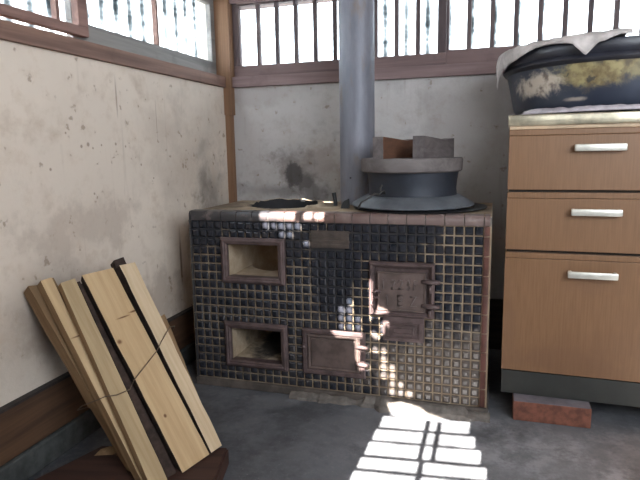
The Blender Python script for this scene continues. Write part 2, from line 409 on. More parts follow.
def dapple(poly, y, seed, keep=.62, g=.028):
    """sun patch cut as small ragged wall gaps, imitating light through leaves"""
    rr = random.Random(seed); out = []
    x0, x1 = min(q_[0] for q_ in poly), max(q_[0] for q_ in poly); z0, z1 = min(q_[1] for q_ in poly), max(q_[1] for q_ in poly)
    def inside(x, z):
        c = False; j = len(poly) - 1
        for i in range(len(poly)):
            xi, zi = poly[i]; xj, zj = poly[j]
            if (zi > z) != (zj > z) and x < (xj - xi) * (z - zi) / (zj - zi) + xi: c = not c
            j = i
        return c
    x = x0 + g / 2
    while x < x1:
        z = z0 + g / 2
        while z < z1:
            if inside(x, z) and rr.random() < keep:
                n = 6; r_ = g * rr.uniform(.34, .47); ph = rr.random() * 6
                out.append(sp([(x + r_ * rr.uniform(.75, 1.0) * math.cos(ph + k * 2 * math.pi / n), z + r_ * rr.uniform(.75, 1.0) * math.sin(ph + k * 2 * math.pi / n)) for k in range(n)], y))
            z += g
        x += g
    return out
cut += dapple([(.27, .59), (.40, .59), (.43, .50), (.46, .49), (.42, .55), (.33, .55)], 0, 1, .8)
cut += dapple([(.50, .345), (.58, .352), (.60, .30), (.60, .26), (.52, .25)], -.01, 2, .7)
cut += dapple([(.64, .21), (.67, .21), (.73, .09), (.80, .03), (.70, .03), (.68, .09)], 0, 3, .75)
cut += [sp([(.262, .660), (.385, .660), (.385, .606), (.262, .606)], 0), sp([(.42, .66), (.445, .66), (.445, .61), (.42, .61)], 0), sp([(.455, .66), (.485, .655), (.485, .608), (.455, .61)], 0),
        sp([(.505, .249), (.612, .249), (.612, .230), (.525, .228)], -.016),
        sp([(.588, .224), (.604, .224), (.602, .20), (.634, .203), (.634, .190), (.604, .188), (.602, .148), (.634, .145), (.634, .128), (.604, .120), (.592, .16)], -.018),
        sp([(.634, .425), (.647, .425), (.650, .335), (.646, .305), (.636, .300)], -.02),
        sp([(.662, .342), (.682, .336), (.702, .324), (.678, .318), (.660, .308)], -.018),
        sp([(.670, .290), (.700, .292), (.698, .272), (.688, .282), (.684, .250), (.672, .248)], -.015),
        sp([(.640, .258), (.656, .252), (.672, .236), (.656, .230), (.642, .240)], -.01),
        sp([(.70, .018), (.74, .030), (.80, .018), (.83, -.004), (.90, -.022), (.90, -.034), (.72, -.028)], -.03),
        sp([(.285, .612), (.325, .612), (.33, .67), (.285, .665)], .40), sp([(.345, .62), (.40, .62), (.40, .665), (.345, .66)], .40)]
boolean(wf, [prism_y([(x, z + T * .1) for x, z in p], YF - .1, YF + .1, T) for p in cut])  # gaps added to the unseen wall, shaped to throw the sun patches

# rails, post, baseboards
struct(boxes('trim_1', [((XL - .115, -1.9, 1.120), (XL + .014, .605, 1.166))], M['rail'], bev=.002))
struct(boxes('trim_2', [((-.128, YB - .018, 1.120), (2.45, YB + .115, 1.166))], M['rail_x'], bev=.002))
struct(boxes('trim_3', [((XL - .06, .605, 1.0), (-.118, .70, 1.56)), ((XL - .02, .612, 0), (-.126, .70, 1.1))], M['post'], bev=.002))
struct(boxes('trim_4', [((XL - .115, -1.9, 1.50), (XL + .014, .605, 1.56)), ((-.118, YB - .018, 1.475), (2.45, YB + .115, 1.56))], M['rail_x'], bev=.002))
struct(boxes('baseboard_left', [((XL, -2.09, .078), (XL + .016, .612, .212))], M['baseboard'], bev=.003))
struct(boxes('baseboard_lip_left'.replace('_lip', ''), [((XL, -2.09, .212), (XL + .02, .612, .219))], M['baseboard_x']))
struct(boxes('trim_6', [((XL, -2.09, 0), (XL + .022, .612, .075))], M['footing'], bev=.006))
struct(boxes('baseboard_back', [((-.126, YB - .016, .0), (XR, YB, .215))], M['baseboard_x'], bev=.003))

# ------------------------------------------------------------------ windows
def sash_y(name, y0, y1, x, z0, z1, rail_h, stile, munt, mat):       # sash in the left wall (runs along y)
    d = .012
    l = [((x - d, y0, z0), (x + d, y1, z0 + rail_h)), ((x - d, y0, z1 - .03), (x + d, y1, z1)),
         ((x - d, y0, z0 + rail_h), (x + d, y0 + stile, z1 - .03)), ((x - d, y1 - stile, z0 + rail_h), (x + d, y1, z1 - .03))]
    o = struct(boxes(name, l, mat, bev=.002))
    for y in munt:
        link_m = boxes('muntin', [((x - .008, y - .006, z0 + rail_h), (x + .010, y + .006, z1 - .03))], M['sash_red'], o)
    boxes('pane', [((x - .0035, y0 + stile * .5, z0 + rail_h * .7), (x - .0005, y1 - stile * .5, z1 - .02))], M['glass'], o)
    return o
sash_y('window_1', -1.62, -.268, -.165, 1.181, 1.498, .027, .040, [-.83, -.61, -.388, -1.05, -1.27], M['sash_red'])
sash_y('window_2', -.300, .604, -.196, 1.167, 1.498, .062, .034, [.155], M['sash_grey'])
def sash_x(name, x0, x1, y, z0, z1, rail_h, stl, str_, munt):
    d = .012
    l = [((x0, y - d, z1 - .03), (x1, y + d, z1)), ((x0, y - d, z0 + rail_h), (x0 + stl, y + d, z1 - .03)), ((x1 - str_, y - d, z0 + rail_h), (x1, y + d, z1 - .03))]
    o = struct(boxes(name, l, M['sash_dark'], bev=.002))
    boxes('bottom_rail', [((x0, y - d, z0), (x1, y + d, z0 + rail_h))], M['sash_dark_x'], o, bev=.002)
    for x in munt:
        boxes('muntin', [((x - .0085, y - .010, z0 + rail_h), (x + .0085, y + .008, z1 - .03))], M['sash_dark'], o)
    boxes('pane', [((x0 + stl * .5, y - .0005, z0 + rail_h * .7), (x1 - str_ * .5, y + .003, z1 - .02))], M['glass'], o)
    return o
sash_x('window_3', -.118, .812, .658, 1.167, 1.498, .048, .034, .034, [.003 + .087 * i for i in range(9)])
sash_x('window_4', .79, 1.71, .690, 1.167, 1.498, .062, .03, .03, [.898 + .0885 * i for i in range(9)])
sash_x('window_5', 1.69, 2.45, .658, 1.167, 1.498, .048, .03, .03, [1.80 + .087 * i for i in range(7)])
# corrugated clear sheeting standing outside
def corrugated(name, axis, fixed, a0, a1, z0, z1, mat, label):
    bm = bmesh.new(); n = int((a1 - a0) / .0125); prev = None
    for i in range(n + 1):
        a = a0 + (a1 - a0) * i / n; d = fixed + .012 * math.sin(2 * math.pi * a / .10)
        p = [(d, a, z0), (d, a, z1)] if axis == 'y' else [(a, d, z0), (a, d, z1)]
        cur = [bm.verts.new(q) for q in p]
        if prev: bm.faces.new((prev[0], cur[0], cur[1], prev[1]))
        prev = cur
    o = done(bm, name, mat, None, True)
    md = o.modifiers.new('thick', 'SOLIDIFY'); md.thickness = .002
    return tag(o, label, 'plastic sheet')
corrugated('corrugated_sheet', 'y', -.60, -2.6, 1.4, -.1, 1.9, M['sheet_y'], 'clear corrugated plastic sheet outside the left window')
corrugated('corrugated_sheet', 'x', 1.05, .46, 2.6, -.1, 1.9, M['sheet_x'], 'clear corrugated plastic sheet outside the back window, behind the flue pipe')
struct(boxes('ground', [((-7, -8, -.2), (9, 7, -.1))], M['ground']))

# ------------------------------------------------------------------ tiled stove
p, q = .029, .029 * 1.043
ZT = .605; TOP = .638; SD = .43; NC, NR = 34, 19; Z0 = ZT - NR * q
stove = thing('tiled_stove', 'wide wood-burning stove covered in small dark glazed tiles with iron fire doors', 'stove', (0, 0, 0))
body = boxes('body', [((-.004, 0, .0), (1.008, SD, TOP - .004))], [M['mortar'], M['grout']], stove)
HC, HR = (.262, .235), .128
OP1 = (.138, .325, .411, .525); OP2 = (.138, .325, .108, .226)
def cyl(c, r, z0, z1, n=48):
    bm = bmesh.new(); lathe(bm, [(0, z0), (r, z0), (r, z1), (0, z1)], n, c); return done(bm, 'cutter', None)
def bcut(a, b): return boxes('cutter', [(a, b)], None)
boolean(body, [cyl(HC, HR, .36, .8), cyl((.745, .215), .16, .52, .8), bcut((OP1[0], -.05, OP1[2]), (OP1[1], .24, OP1[3])), bcut((OP2[0], -.05, OP2[2]), (OP2[1], .30, OP2[3]))])
# grout shows on the front face; the rest is mortar
fr = [f for f in body.data.polygons if f.normal.y < -.9 and f.center.y < .01]
for f in fr: f.material_index = 1
holes = {'o1': (.115, .346, .389, .547), 'o2': (.115, .349, .086, .249), 'd3': (.404, .622, .086, .246), 'd4': (.636, .843, .308, .486), 'd5': (.682, .811, .228, .308), 'pl': (.443, .568, .524, .578)}
def blocked(x0, x1, z0, z1):
    for a, b, c, d in holes.values():
        if x0 < b - .017 and x1 > a + .017 and z0 < d - .017 and z1 > c + .017: return True
    return False
bm = bmesh.new()
def pillow(bm, cx, cz, w, h, y=-.0, dep=.0075, ins=.0055):
    lv = []
    for (iw, yy) in ((0, y + .001), (0, y - dep * .35), (ins * .45, y - dep * .78), (ins, y - dep)):
        lv.append([bm.verts.new((cx + sx * (w / 2 - iw), yy, cz + sz * (h / 2 - iw))) for sx, sz in ((-1, -1), (1, -1), (1, 1), (-1, 1))])
    for A, B in zip(lv, lv[1:]):
        for k in range(4): bm.faces.new((A[k], A[(k + 1) % 4], B[(k + 1) % 4], B[k]))
    bm.faces.new(lv[-1])
rt = random.Random(3)
for r_ in range(NR):
    for c_ in range(NC):
        cx = (c_ + .5) * p; cz = ZT - (r_ + .5) * q
        if blocked(cx - p / 2, cx + p / 2, cz - q / 2, cz + q / 2): continue
        pillow(bm, cx + rt.uniform(-.0006, .0006), cz + rt.uniform(-.0006, .0006), p - .0052, q - .0052, dep=.0068 + rt.uniform(-.0008, .0008), ins=.0056)
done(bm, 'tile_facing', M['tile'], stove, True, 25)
# rounded edge tiles along the top front and both corners
def bull_top(bm, x0, x1):
    prof = [(.0, ZT + .0015), (-.008, ZT + .0015), (-.009, ZT + .014), (-.007, ZT + .024), (-.001, ZT + .031), (.008, TOP), (.04, TOP), (.04, ZT + .002)]
    e = .0016; A = [bm.verts.new((x0 + e, y, z)) for y, z in prof]; B = [bm.verts.new((x1 - e, y, z)) for y, z in prof]
    bm.faces.new(A); bm.faces.new(B[::-1])
    for i in range(len(A)): bm.faces.new((A[i], A[(i + 1) % len(A)], B[(i + 1) % len(A)], B[i]))
bm = bmesh.new()
for i in range(17): bull_top(bm, i * 2 * p, (i + 1) * 2 * p)
bull_top(bm, -.008, 0); bull_top(bm, NC * p, NC * p + .018)
done(bm, 'top_edge_tiles', M['edge'], stove, True, 35)
bm = bmesh.new(); box(bm, (-.006, -.0035, ZT), (1.008, .03, TOP - .006)); done(bm, 'top_edge_joint', M['cement'], stove)
def corner(x0, x1, s):
    bm = bmesh.new(); jb = []
    z = Z0 - .001; k = 0
    while z < ZT - .001:
        z1 = min(z + 2 * q, ZT + .001)
        w = x1 - x0
        prof = [(x0, .0), (x0, -.008), (x0 + w * .55, -.007), (x0 + w * .85, -.002), (x1, .008), (x1, .03), (x0, .03)] if s > 0 else [(x1, .0), (x1, -.008), (x1 - w * .55, -.007), (x1 - w * .85, -.002), (x0, .008), (x0, .03), (x1, .03)]
        e = .0018
        A = [bm.verts.new((x, y, z + e)) for x, y in prof]; B = [bm.verts.new((x, y, z1 - e)) for x, y in prof]
        bm.faces.new(A); bm.faces.new(B[::-1])
        for i in range(len(A)): bm.faces.new((A[i], A[(i + 1) % len(A)], B[(i + 1) % len(A)], B[i]))
        z = z1
    o = done(bm, 'corner_edge_tiles', M['corner'] if s > 0 else M['edge'], stove, True, 35)
    bm = bmesh.new(); box(bm, (x0 + .001, -.003, Z0), (x1 - .003, .028, ZT)); done(bm, 'corner_joint', M['grout'], stove)
corner(NC * p + .001, NC * p + .021, 1); corner(-.012, -.001, -1)
# plinth and broken cement at the foot
bm = bmesh.new(); box(bm, (-.010, -.012, 0), (1.014, SD, Z0 - .002), .004); done(bm, 'plinth', M['plinth'], stove)
bm = bmesh.new(); N = 60
pr = []
for i in range(N + 1):
    x = .36 + .66 * i / N; nz = noise.noise((x * 18, 3.1, 0)); n2 = noise.noise((x * 45, 7.7, 0))
    h = .014 + .010 * nz + .006 * n2 + (.012 if .62 < x < .95 else 0); d = .028 + .014 * nz + .01 * n2 + (.012 if .66 < x < .97 else 0)
    pr.append([bm.verts.new((x, -.011, 0)), bm.verts.new((x, -.011 - d, 0)), bm.verts.new((x, -.011 - d * .9, max(.002, h * .55))), bm.verts.new((x, -.011 - d * .35, max(.004, h))), bm.verts.new((x, -.011, max(.006, h * 1.1)))])
for A, B in zip(pr, pr[1:]):
    for k in range(5): bm.faces.new((A[k], A[(k + 1) % 5], B[(k + 1) % 5], B[k]))
bm.faces.new(pr[0]); bm.faces.new(pr[-1][::-1])
done(bm, 'broken_cement_foot', M['cement'], stove)
# irregular rim of clay round the open burner
bm = bmesh.new(); N = 72; rg = []
for i in range(N):
    a = 2 * math.pi * i / N; nz = noise.noise((math.cos(a) * 3, math.sin(a) * 3, 1)) + .5 * noise.noise((math.cos(a) * 9, math.sin(a) * 9, 4))
    hh = TOP - .004 + .007 + .006 * nz + (.006 if math.sin(a) > .3 else 0); ro = HR + .028 + .010 * nz
    if math.sin(a) < -.5: hh = TOP - .001
    pt = [(HR - .004, TOP - .03), (HR - .004 + .003 * nz, hh), (HR + .012, hh + .001), (ro, TOP - .0035)]
    rg.append([bm.verts.new((HC[0] + r_ * math.cos(a), HC[1] + r_ * math.sin(a), z)) for r_, z in pt])
for i in range(N):
    A, B = rg[i], rg[(i + 1) % N]
    for k in range(3):
        fc = bm.faces.new((A[k], A[k + 1], B[k + 1], B[k])); fc.material_index = 1 if k == 0 else 0
done(bm, 'burner_rim', [M['mortar'], M['hole']], stove, True, 40)
# iron frames round the two open fire holes
for nm, (a, b, c, d), w in (('fire_hole_frame', (.113, .348, .388, .549), .024), ('ash_hole_frame', (.113, .350, .085, .250), .024)):
    bm = bmesh.new(); ring_frame(bm, a, b, c, d, w, -.016, .02)
    ring_frame(bm, a + .006, b - .006, c + .006, d - .006, .010, -.020, -.010, .003)
    done(bm, nm, M['iron_red'], stove)
# grooved clay plate
bm = bmesh.new(); box(bm, (.441, -.009, .523), (.570, .01, .580), .001)
for k in range(4): box(bm, (.443, -.0115, .528 + k * .0122), (.568, -.006, .537 + k * .0122), .001)
done(bm, 'grooved_clay_plate', M['clay'], stove)
# lower middle door
bm = bmesh.new(); ring_frame(bm, .404, .622, .086, .246, .018, -.016, .02); f3 = done(bm, 'ash_door_frame', M['iron_red'], stove)
bm = bmesh.new(); box(bm, (.420, -.012, .100), (.606, .012, .231), .002); ring_frame(bm, .424, .600, .106, .226, .008, -.018, -.010, .003)
box(bm, (.436, -.0145, .117), (.588, -.008, .214), .002)
d3 = done(bm, 'ash_door', M['iron_door'], stove)
bm = bmesh.new(); lathe(bm, [(0, -.012), (.006, -.012), (.009, 0), (.006, .010), (0, .012)], 16); bmesh.ops.rotate(bm, verts=bm.verts[:], matrix=Matrix.Rotation(R(90), 3, 'X')); bmesh.ops.translate(bm, verts=bm.verts[:], vec=(.414, -.022, .186)); done(bm, 'door_knob', M['iron_red'], d3, True)
for z in (.197, .138):
    bm = bmesh.new(); tube(bm, [(.592, -.018, z), (.609, -.024, z + .003), (.624, -.022, z), (.632, -.014, z - .004)], [.006, .007, .007, .005], 10); done(bm, 'hinge', M['iron_red'], d3, True)
# ornate upper right fire door with raised characters
bm = bmesh.new(); ring_frame(bm, .636, .843, .310, .486, .016, -.018, .02)
ring_frame(bm, .640, .839, .314, .482, .006, -.024, -.016, .002); box(bm, (.652, -.004, .326), (.83, .012, .47))
f4 = done(bm, 'fire_door_frame', M['iron_red'], stove)
bm = bmesh.new(); box(bm, (.664, -.016, .328), (.817, .004, .455), .003); ring_frame(bm, .664, .817, .328, .455, .006, -.020, -.012, .002)
d4 = done(bm, 'fire_door', M['iron_door'], stove)
G2 = [[(0, .75), (.2, 1), (.5, .95), (.55, .7), (.05, 0), (.6, .05)]]
G3 = [[(0, .95), (.4, 1), (.5, .8), (.2, .55), (.5, .35), (.4, .05), (0, .05)]]
row1 = [[[(0, 0), (0, 1)]], G2, G2, G3, [[(0, 0), (.1, 1), (.5, .95)], [(.05, .5), (.4, .5)]]]
row2 = [[[(.1, 0), (.1, 1)], [(0, .8), (.1, 1)]], [[(0, 0), (0, 1), (.5, 1)], [(0, .5), (.4, .5)], [(0, 0), (.5, 0)]], [[(0, .9), (.6, 1), (0, 0), (.65, .1)]]]
for gi, gl in enumerate(row1):
    bm = bmesh.new()
    for ln in gl: tube(bm, [(.683 + gi * .024 + a * .024, -.0175, .399 + b * .030 + gi * .0005) for a, b in ln], .0024, 6)
    done(bm, 'raised_character', M['iron_char'], d4, True)
for gi, gl in enumerate(row2):
    bm = bmesh.new()
    for ln in gl: tube(bm, [(.692 + gi * .038 + a * .032, -.0175, .346 + b * .034) for a, b in ln], .0025, 6)
    done(bm, 'raised_character', M['iron_char'], d4, True)
for z in (.430, .352):
    bm = bmesh.new(); tube(bm, [(.806, -.020, z), (.826, -.027, z + .001), (.846, -.027, z), (.860, -.021, z - .001)], [.006, .0075, .0075, .006], 10); done(bm, 'hinge', M['iron_red'], d4, True)
for z in (.318, .395):
    bm = bmesh.new(); tube(bm, [(.832, -.026, z), (.832, -.026, z + .022)], .005, 10); done(bm, 'hinge_pin', M['iron_red'], f4, True)
bm = bmesh.new(); tube(bm, [(.674, -.019, .388), (.662, -.029, .396), (.652, -.031, .388), (.655, -.029, .374), (.668, -.023, .372)], [.004, .005, .005, .005, .004], 8); tube(bm, [(.652, -.024, .366), (.646, -.029, .352), (.654, -.029, .342)], .004, 8); done(bm, 'latch', M['iron_red'], d4, True)
bm = bmesh.new(); box(bm, (.680, -.012, .226), (.812, .012, .309), .003); ring_frame(bm, .690, .800, .236, .290, .007, -.017, -.010, .003); box(bm, (.706, -.0155, .247), (.786, -.01, .279), .002); ring_frame(bm, .714, .778, .253, .273, .004, -.0185, -.012, .002)
done(bm, 'draught_plate', M['iron_red'], stove)

# small iron pegs on the stove top beside the pipe
bm = bmesh.new(); tube(bm, [(0, 0, 0), (-.001, 0, .018), (-.006, 0, .048)], [.008, .007, .008], 10)
o = done(bm, 'iron_peg', M['peg'], None, True, 40); o.location = (.452, .262, TOP - .004); tag(o, 'thin upright black iron peg on the stove top left of the flue pipe', 'peg')
bm = bmesh.new()
A = [bm.verts.new(v) for v in ((-.016, -.006, 0), (.014, -.006, 0), (.012, -.006, .034), (-.004, -.006, .026), (-.014, -.006, .010))]
B = [bm.verts.new((v.co.x, .008, v.co.z)) for v in A]
bm.faces.new(A); bm.faces.new(B[::-1])
for i in range(5): bm.faces.new((A[i], A[(i + 1) % 5], B[(i + 1) % 5], B[i]))
o = done(bm, 'iron_wedge', M['peg']); o.location = (.512, .175, TOP - .004); tag(o, 'small black iron wedge on the stove top in front of the flue pipe', 'wedge')

# ------------------------------------------------------------------ flue pipe
flue = thing('flue_pipe', 'tall tarnished metal flue pipe rising from the back of the stove', 'pipe', (.513, .360, TOP - .0035))
bm = bmesh.new(); PR = .0655
lathe(bm, [(PR, 0), (PR, .80), (PR - .001, .801), (PR - .001, ZC - TOP + .002)], 48); done(bm, 'pipe_section', M['pipe'], flue, True, 40)
bm = bmesh.new(); lathe(bm, [(PR + .0005, .785), (PR + .003, .788), (PR + .003, .796), (PR + .0015, .80), (PR + .003, .804), (PR + .003, .812), (PR, .815)], 48); done(bm, 'joint_band', M['pipe'], flue, True, 40)
bm = bmesh.new(); tube(bm, [(PR * math.cos(R(-100)), PR * math.sin(R(-100)), .10), (PR * math.cos(R(-100)), PR * math.sin(R(-100)) - .004, .10)], .003, 8); done(bm, 'rivet', M['ring'], flue)

# ------------------------------------------------------------------ rice pot, ring, lid, wire
PC = (.742, .205)
o_ring = bmesh.new(); lathe(o_ring, [(.186, TOP + .0008), (.226, TOP + .0008), (.228, TOP + .003), (.222, TOP + .0045), (.186, TOP + .0045), (.186, TOP + .0008)], 72)
o = done(o_ring, 'iron_ring', M['ring'], None, True, 40); o.location = (PC[0] + .022, PC[1] + .018, 0)
tag(o, 'flat black iron ring on the stove top under the rice pot', 'ring')
pot = thing('rice_pot', 'round blue-grey iron rice pot with a wide flange, set in the stove top', 'pot', (PC[0], PC[1], TOP + .012))
bm = bmesh.new(); lathe(bm, [(0, -.085), (.08, -.08), (.125, -.055), (.148, -.02), (.150, 0), (.150, .03), (.1475, .055), (.150, .082), (.155, .112), (.150, .112), (.145, .082), (.142, 0), (.11, -.05), (0, -.075)], 72)
done(bm, 'pot_body', M['pot'], pot, True, 45)
bm = bmesh.new(); lathe(bm, [(.149, .034), (.156, .034), (.172, .026), (.203, .008), (.208, .003), (.207, -.001), (.200, .0), (.149, .014)], 72); done(bm, 'flange', M['flange'], pot, True, 45)
LZ = TOP + .012 + .112
lid = thing('pot_lid', 'thick grey wooden lid with two upright bars on the rice pot', 'lid', (PC[0] - .004, PC[1], LZ))
bm = bmesh.new(); lathe(bm, [(0, 0), (.166, 0), (.170, .004), (.172, .040), (.169, .045), (0, .045)], 72); done(bm, 'lid_disc', M['lid'], lid, True, 40)
for i, x in enumerate((-.054, .076)):
    bm = bmesh.new(); ax = .019
    # bar runs front to back, with a top that dips towards the rear end
    for (y0, z1), (y1, z2) in (((-.128, .116), (-.06, .112)), ((-.06, .112), (.05, .104)), ((.05, .104), (.135, .110))):
        vs = [bm.verts.new(v) for v in ((x - ax, y0, .045), (x + ax, y0, .045), (x + ax, y0, z1), (x - ax, y0, z1), (x - ax, y1, .045), (x + ax, y1, .045), (x + ax, y1, z2), (x - ax, y1, z2))]
        for k, f in enumerate(((0, 1, 2, 3), (4, 7, 6, 5), (3, 2, 6, 7), (0, 4, 5, 1), (1, 5, 6, 2), (0, 3, 7, 4))):
            fc = bm.faces.new([vs[j] for j in f]); fc.material_index = 1 if (k == 4 and i == 0) else 0
    bmesh.ops.remove_doubles(bm, verts=bm.verts[:], dist=.0005)
    # drop the walls between the segments
    inner = [f for f in bm.faces if abs(f.normal.y) > .9 and -.12 < f.calc_center_median().y < .12]
    bmesh.ops.delete(bm, geom=inner, context='FACES_ONLY')
    bmesh.ops.rotate(bm, verts=bm.verts[:], cent=(x, 0, 0), matrix=Matrix.Rotation(R(-17), 3, 'Z'))
    done(bm, 'lid_bar', [M['lid_bar'], M['lid_bar_inner']], lid)
bm = bmesh.new()
w = [(-.142, -.166, .018), (-.128, -.158, .026), (-.112, -.162, .036), (-.100, -.150, .046), (-.088, -.152, .042), (-.080, -.146, .050), (-.084, -.140, .062), (-.078, -.142, .072)]
tube(bm, w, .0028, 6); tube(bm, [(-.142, -.166, .018), (-.150, -.172, .002), (-.148, -.175, -.004)], .0028, 6); tube(bm, [(-.078, -.146, .048), (-.070, -.150, .056), (-.068, -.144, .045), (-.08, -.14, .046)], .0025, 6)
o = done(bm, 'twisted_wire', M['wire'], None, True); o.location = (PC[0], PC[1], TOP + .013)
tag(o, 'piece of twisted dark wire lying on the flange of the rice pot', 'wire')

# ------------------------------------------------------------------ cabinet, bricks, counter
CA = -.0294; CX, CY = 1.049, .0503; CW = .50; CD = .55; CZ = .064
cab = thing('drawer_cabinet', 'brown wood-laminate kitchen cabinet with three drawers standing on bricks', 'cabinet', (CX, CY, 0), CA)
bm = bmesh.new(); box(bm, (.002, .020, CZ + .074), (CW, CD, .895)); done(bm, 'carcass', M['cab_edge'], cab)
bm = bmesh.new(); box(bm, (.004, .014, CZ + .08), (CW - .004, .022, .893)); done(bm, 'shadow_gap', M['cab_dark'], cab)
for (z0, z1, hz) in ((.711, .888, .833), (.529, .7035, .648), (.143, .5205, .463)):
    bm = bmesh.new(); box(bm, (0, 0, z0), (CW, .018, z1 - .018), .0015); box(bm, (0, .0015, z1 - .0175), (CW, .018, z1), .002)
    d = done(bm, 'drawer_front', M['cabinet'], cab)
    bm = bmesh.new(); hx0, hx1 = .178, .312
    box(bm, (hx0, -.026, hz - .010), (hx1, -.019, hz + .010), .003)
    box(bm, (hx0 + .001, -.021, hz - .009), (hx0 + .012, 0, hz + .009), .003); box(bm, (hx1 - .012, -.021, hz - .009), (hx1 - .001, 0, hz + .009), .003)
    done(bm, 'drawer_handle', M['handle'], d, True, 35)
bm = bmesh.new(); box(bm, (.002, .003, CZ), (CW, CD, CZ + .075), .001); done(bm, 'kick_plate', M['kick'], cab)
bm = bmesh.new(); box(bm, (0, .002, .8885), (CW, .02, .899), .001); done(bm, 'top_strip', M['cab_edge'], cab)
ctop = thing('steel_worktop', 'worn steel worktop on the drawer cabinet', 'worktop', (CX, CY, 0), CA)
bm = bmesh.new(); box(bm, (-.004, -.006, .899), (.95, CD + .02, .931), .004, 3); done(bm, 'worktop_slab', M['steel'], ctop, True, 35)
def brick(x0, x1, y0, y1, lab):
    bm = bmesh.new(); box(bm, (x0, y0, 0), (x1, y1, CZ - .0005), .003)
    for f in bm.faces:
        if f.normal.z > .9 or f.calc_center_median().z > CZ - .001: f.material_index = 1
    bmesh.ops.recalc_face_normals(bm, faces=bm.faces[:])
    o = done(bm, 'brick', [M['brick'], M['brick_top']]); return tag(o, lab, 'brick')
brick(1.088, 1.309, -.004, .10, 'orange brick under the left front end of the drawer cabinet')
bm = bmesh.new(); box(bm, (CW + .006, .02, CZ), (.95, CD, .895), .001)
o = done(bm, 'base_unit', M['cabinet']); o.location = (CX, CY, 0); o.rotation_euler = (0, 0, CA)
tag(o, 'plain brown base unit right of the drawer cabinet under the worktop', 'cabinet')

# cloth under the tub
def wavy(name, fn, nu, nv, mat, thick):
    bm = bmesh.new(); g = [[bm.verts.new(fn(i / nu, j / nv)) for j in range(nv + 1)] for i in range(nu + 1)]
    for i in range(nu):
        for j in range(nv): bm.faces.new((g[i][j], g[i + 1][j], g[i + 1][j + 1], g[i][j + 1]))
    o = done(bm, name, mat, None, True)
    md = o.modifiers.new('thick', 'SOLIDIFY'); md.thickness = thick; md.offset = 1
    return o
TC = Vector((1.362, .372)); TZ = .944
def under(u, v):
    a = R(-148 + u * 140)
    e = .014 * noise.noise((u * 9, 2.2, 0)) + .008 * noise.noise((u * 23, 5.2, 0))
    hh = .009 + .012 * max(0, noise.noise((u * 7, 1.3, 4))) + .004 * noise.noise((u * 22, 8, 1)) + (.008 if .55 < u < .9 else 0)
    top = .9425 + hh * .62
    if v < .5: r = .270 + v / .5 * .030; z = .9385
    elif v < .75: f = (v - .5) / .25; r = .300 + f * .014; z = .9385 + (top - .9385) * f
    else: f = (v - .75) / .25; r = .314 + .012 * f + e * .3 * f; z = top - f * (top - .9345)
    x = TC.x + r * math.cos(a); y = TC.y + r * math.sin(a)
    lim = .0503 - .0294 * (x - CX) - .002
    y = max(y, lim)
    return (x, y, max(z + (.004 * noise.noise((u * 30, v * 5, 3)) if .3 < v < .9 else 0), .9355))
o = wavy('folded_cloth', under, 90, 8, M['cloth_under'], .003)
tag(o, 'flattened pale lilac cloth on the worktop beneath the black tub', 'cloth')

# ------------------------------------------------------------------ worn black tub and cloth over it
tub = thing('enamel_tub', 'large round black tub with worn gold patches on the steel worktop', 'tub', (TC.x, TC.y, TZ))
bm = bmesh.new(); lathe(bm, [(0, .0), (.270, .0), (.285, .004), (.293, .014), (.303, .06), (.314, .11), (.320, .140), (.312, .140), (.30, .08), (.285, .02), (0, .012)], 96); done(bm, 'tub_wall', M['tub'], tub, True, 45)
bm = bmesh.new(); lathe(bm, [(.314, .128), (.326, .132), (.332, .140), (.330, .148), (.326, .152), (.330, .158), (.333, .178), (.330, .188), (.318, .190), (.0, .192), (0, .184), (.31, .180), (.312, .135)], 96); done(bm, 'rim', M['tub_rim'], tub, True, 45)
def over(u, v):
    deg = -203 + u * 112                       # left rear round to the front
    a = R(deg)
    # how far the cloth hangs below the rim, along the edge
    def bump(c, w): return max(0, 1 - abs(deg - c) / w)
    hang = .020 + .075 * bump(-176, 14) + .034 * bump(-160, 22) + .010 * noise.noise((u * 10, 1, 0)) + .034 * bump(-110, 5.5) - .012 * bump(-128, 14)
    if deg > -102: hang = max(.006, hang * max(0.15, 1 - (deg + 102) / 10))
    path = .13 + hang                          # 0..  : inwards part then drop
    s = v * path
    wob = .006 * noise.noise((u * 16, v * 4, 2)) + .003 * noise.noise((u * 40, v * 9, 5))
    if s < .13: r = .215 + s * .94; z = .194 + .006 + wob * .8 + .004
    else:
        d = s - .13; r = .341 + .004 * min(1, d / .02) + wob + .004; z = .198 - d
    return (TC.x + r * math.cos(a), TC.y + r * math.sin(a), TZ + z)
o = wavy('draped_cloth', over, 120, 18, M['cloth'], .003)
tag(o, 'crumpled pale grey cloth draped over the rim of the black tub', 'cloth')

# ------------------------------------------------------------------ firewood bundle on a dark board
CAM = Vector((1.005, -1.7367, .8418)); F_ = 561.0157; PITCH, ROLL, YAW = .1605, -.0179, -.2989
cp, sp_ = math.cos(PITCH), math.sin(PITCH); cy, sy = math.cos(YAW), math.sin(YAW)
Fv = Vector((sy * cp, cy * cp, -sp_)); R0 = Vector((cy, -sy, 0)); U0 = R0.cross(Fv)
Rv = math.cos(ROLL) * R0 + math.sin(ROLL) * U0; Uv = -math.sin(ROLL) * R0 + math.cos(ROLL) * U0

BZ = .050
bm = bmesh.new()
A = [bm.verts.new((x, y, 0)) for x, y in ((0, 0), (.352, 0), (.356, -.30), (-.18, -.30))]; B = [bm.verts.new((v.co.x, v.co.y, BZ)) for v in A]
bm.faces.new(A[::-1]); bm.faces.new(B)
for i in range(4): bm.faces.new((A[i], A[(i + 1) % 4], B[(i + 1) % 4], B[i]))
bmesh.ops.bevel(bm, geom=bm.edges[:], offset=.005, segments=2, affect='EDGES')
bd = done(bm, 'wooden_board', M['board'])
bd.location = (.001, -.546, 0); bd.rotation_euler = (0, 0, math.atan2(.082, .341))
tag(bd, 'dark reddish wooden board on the floor under the firewood bundle', 'board')
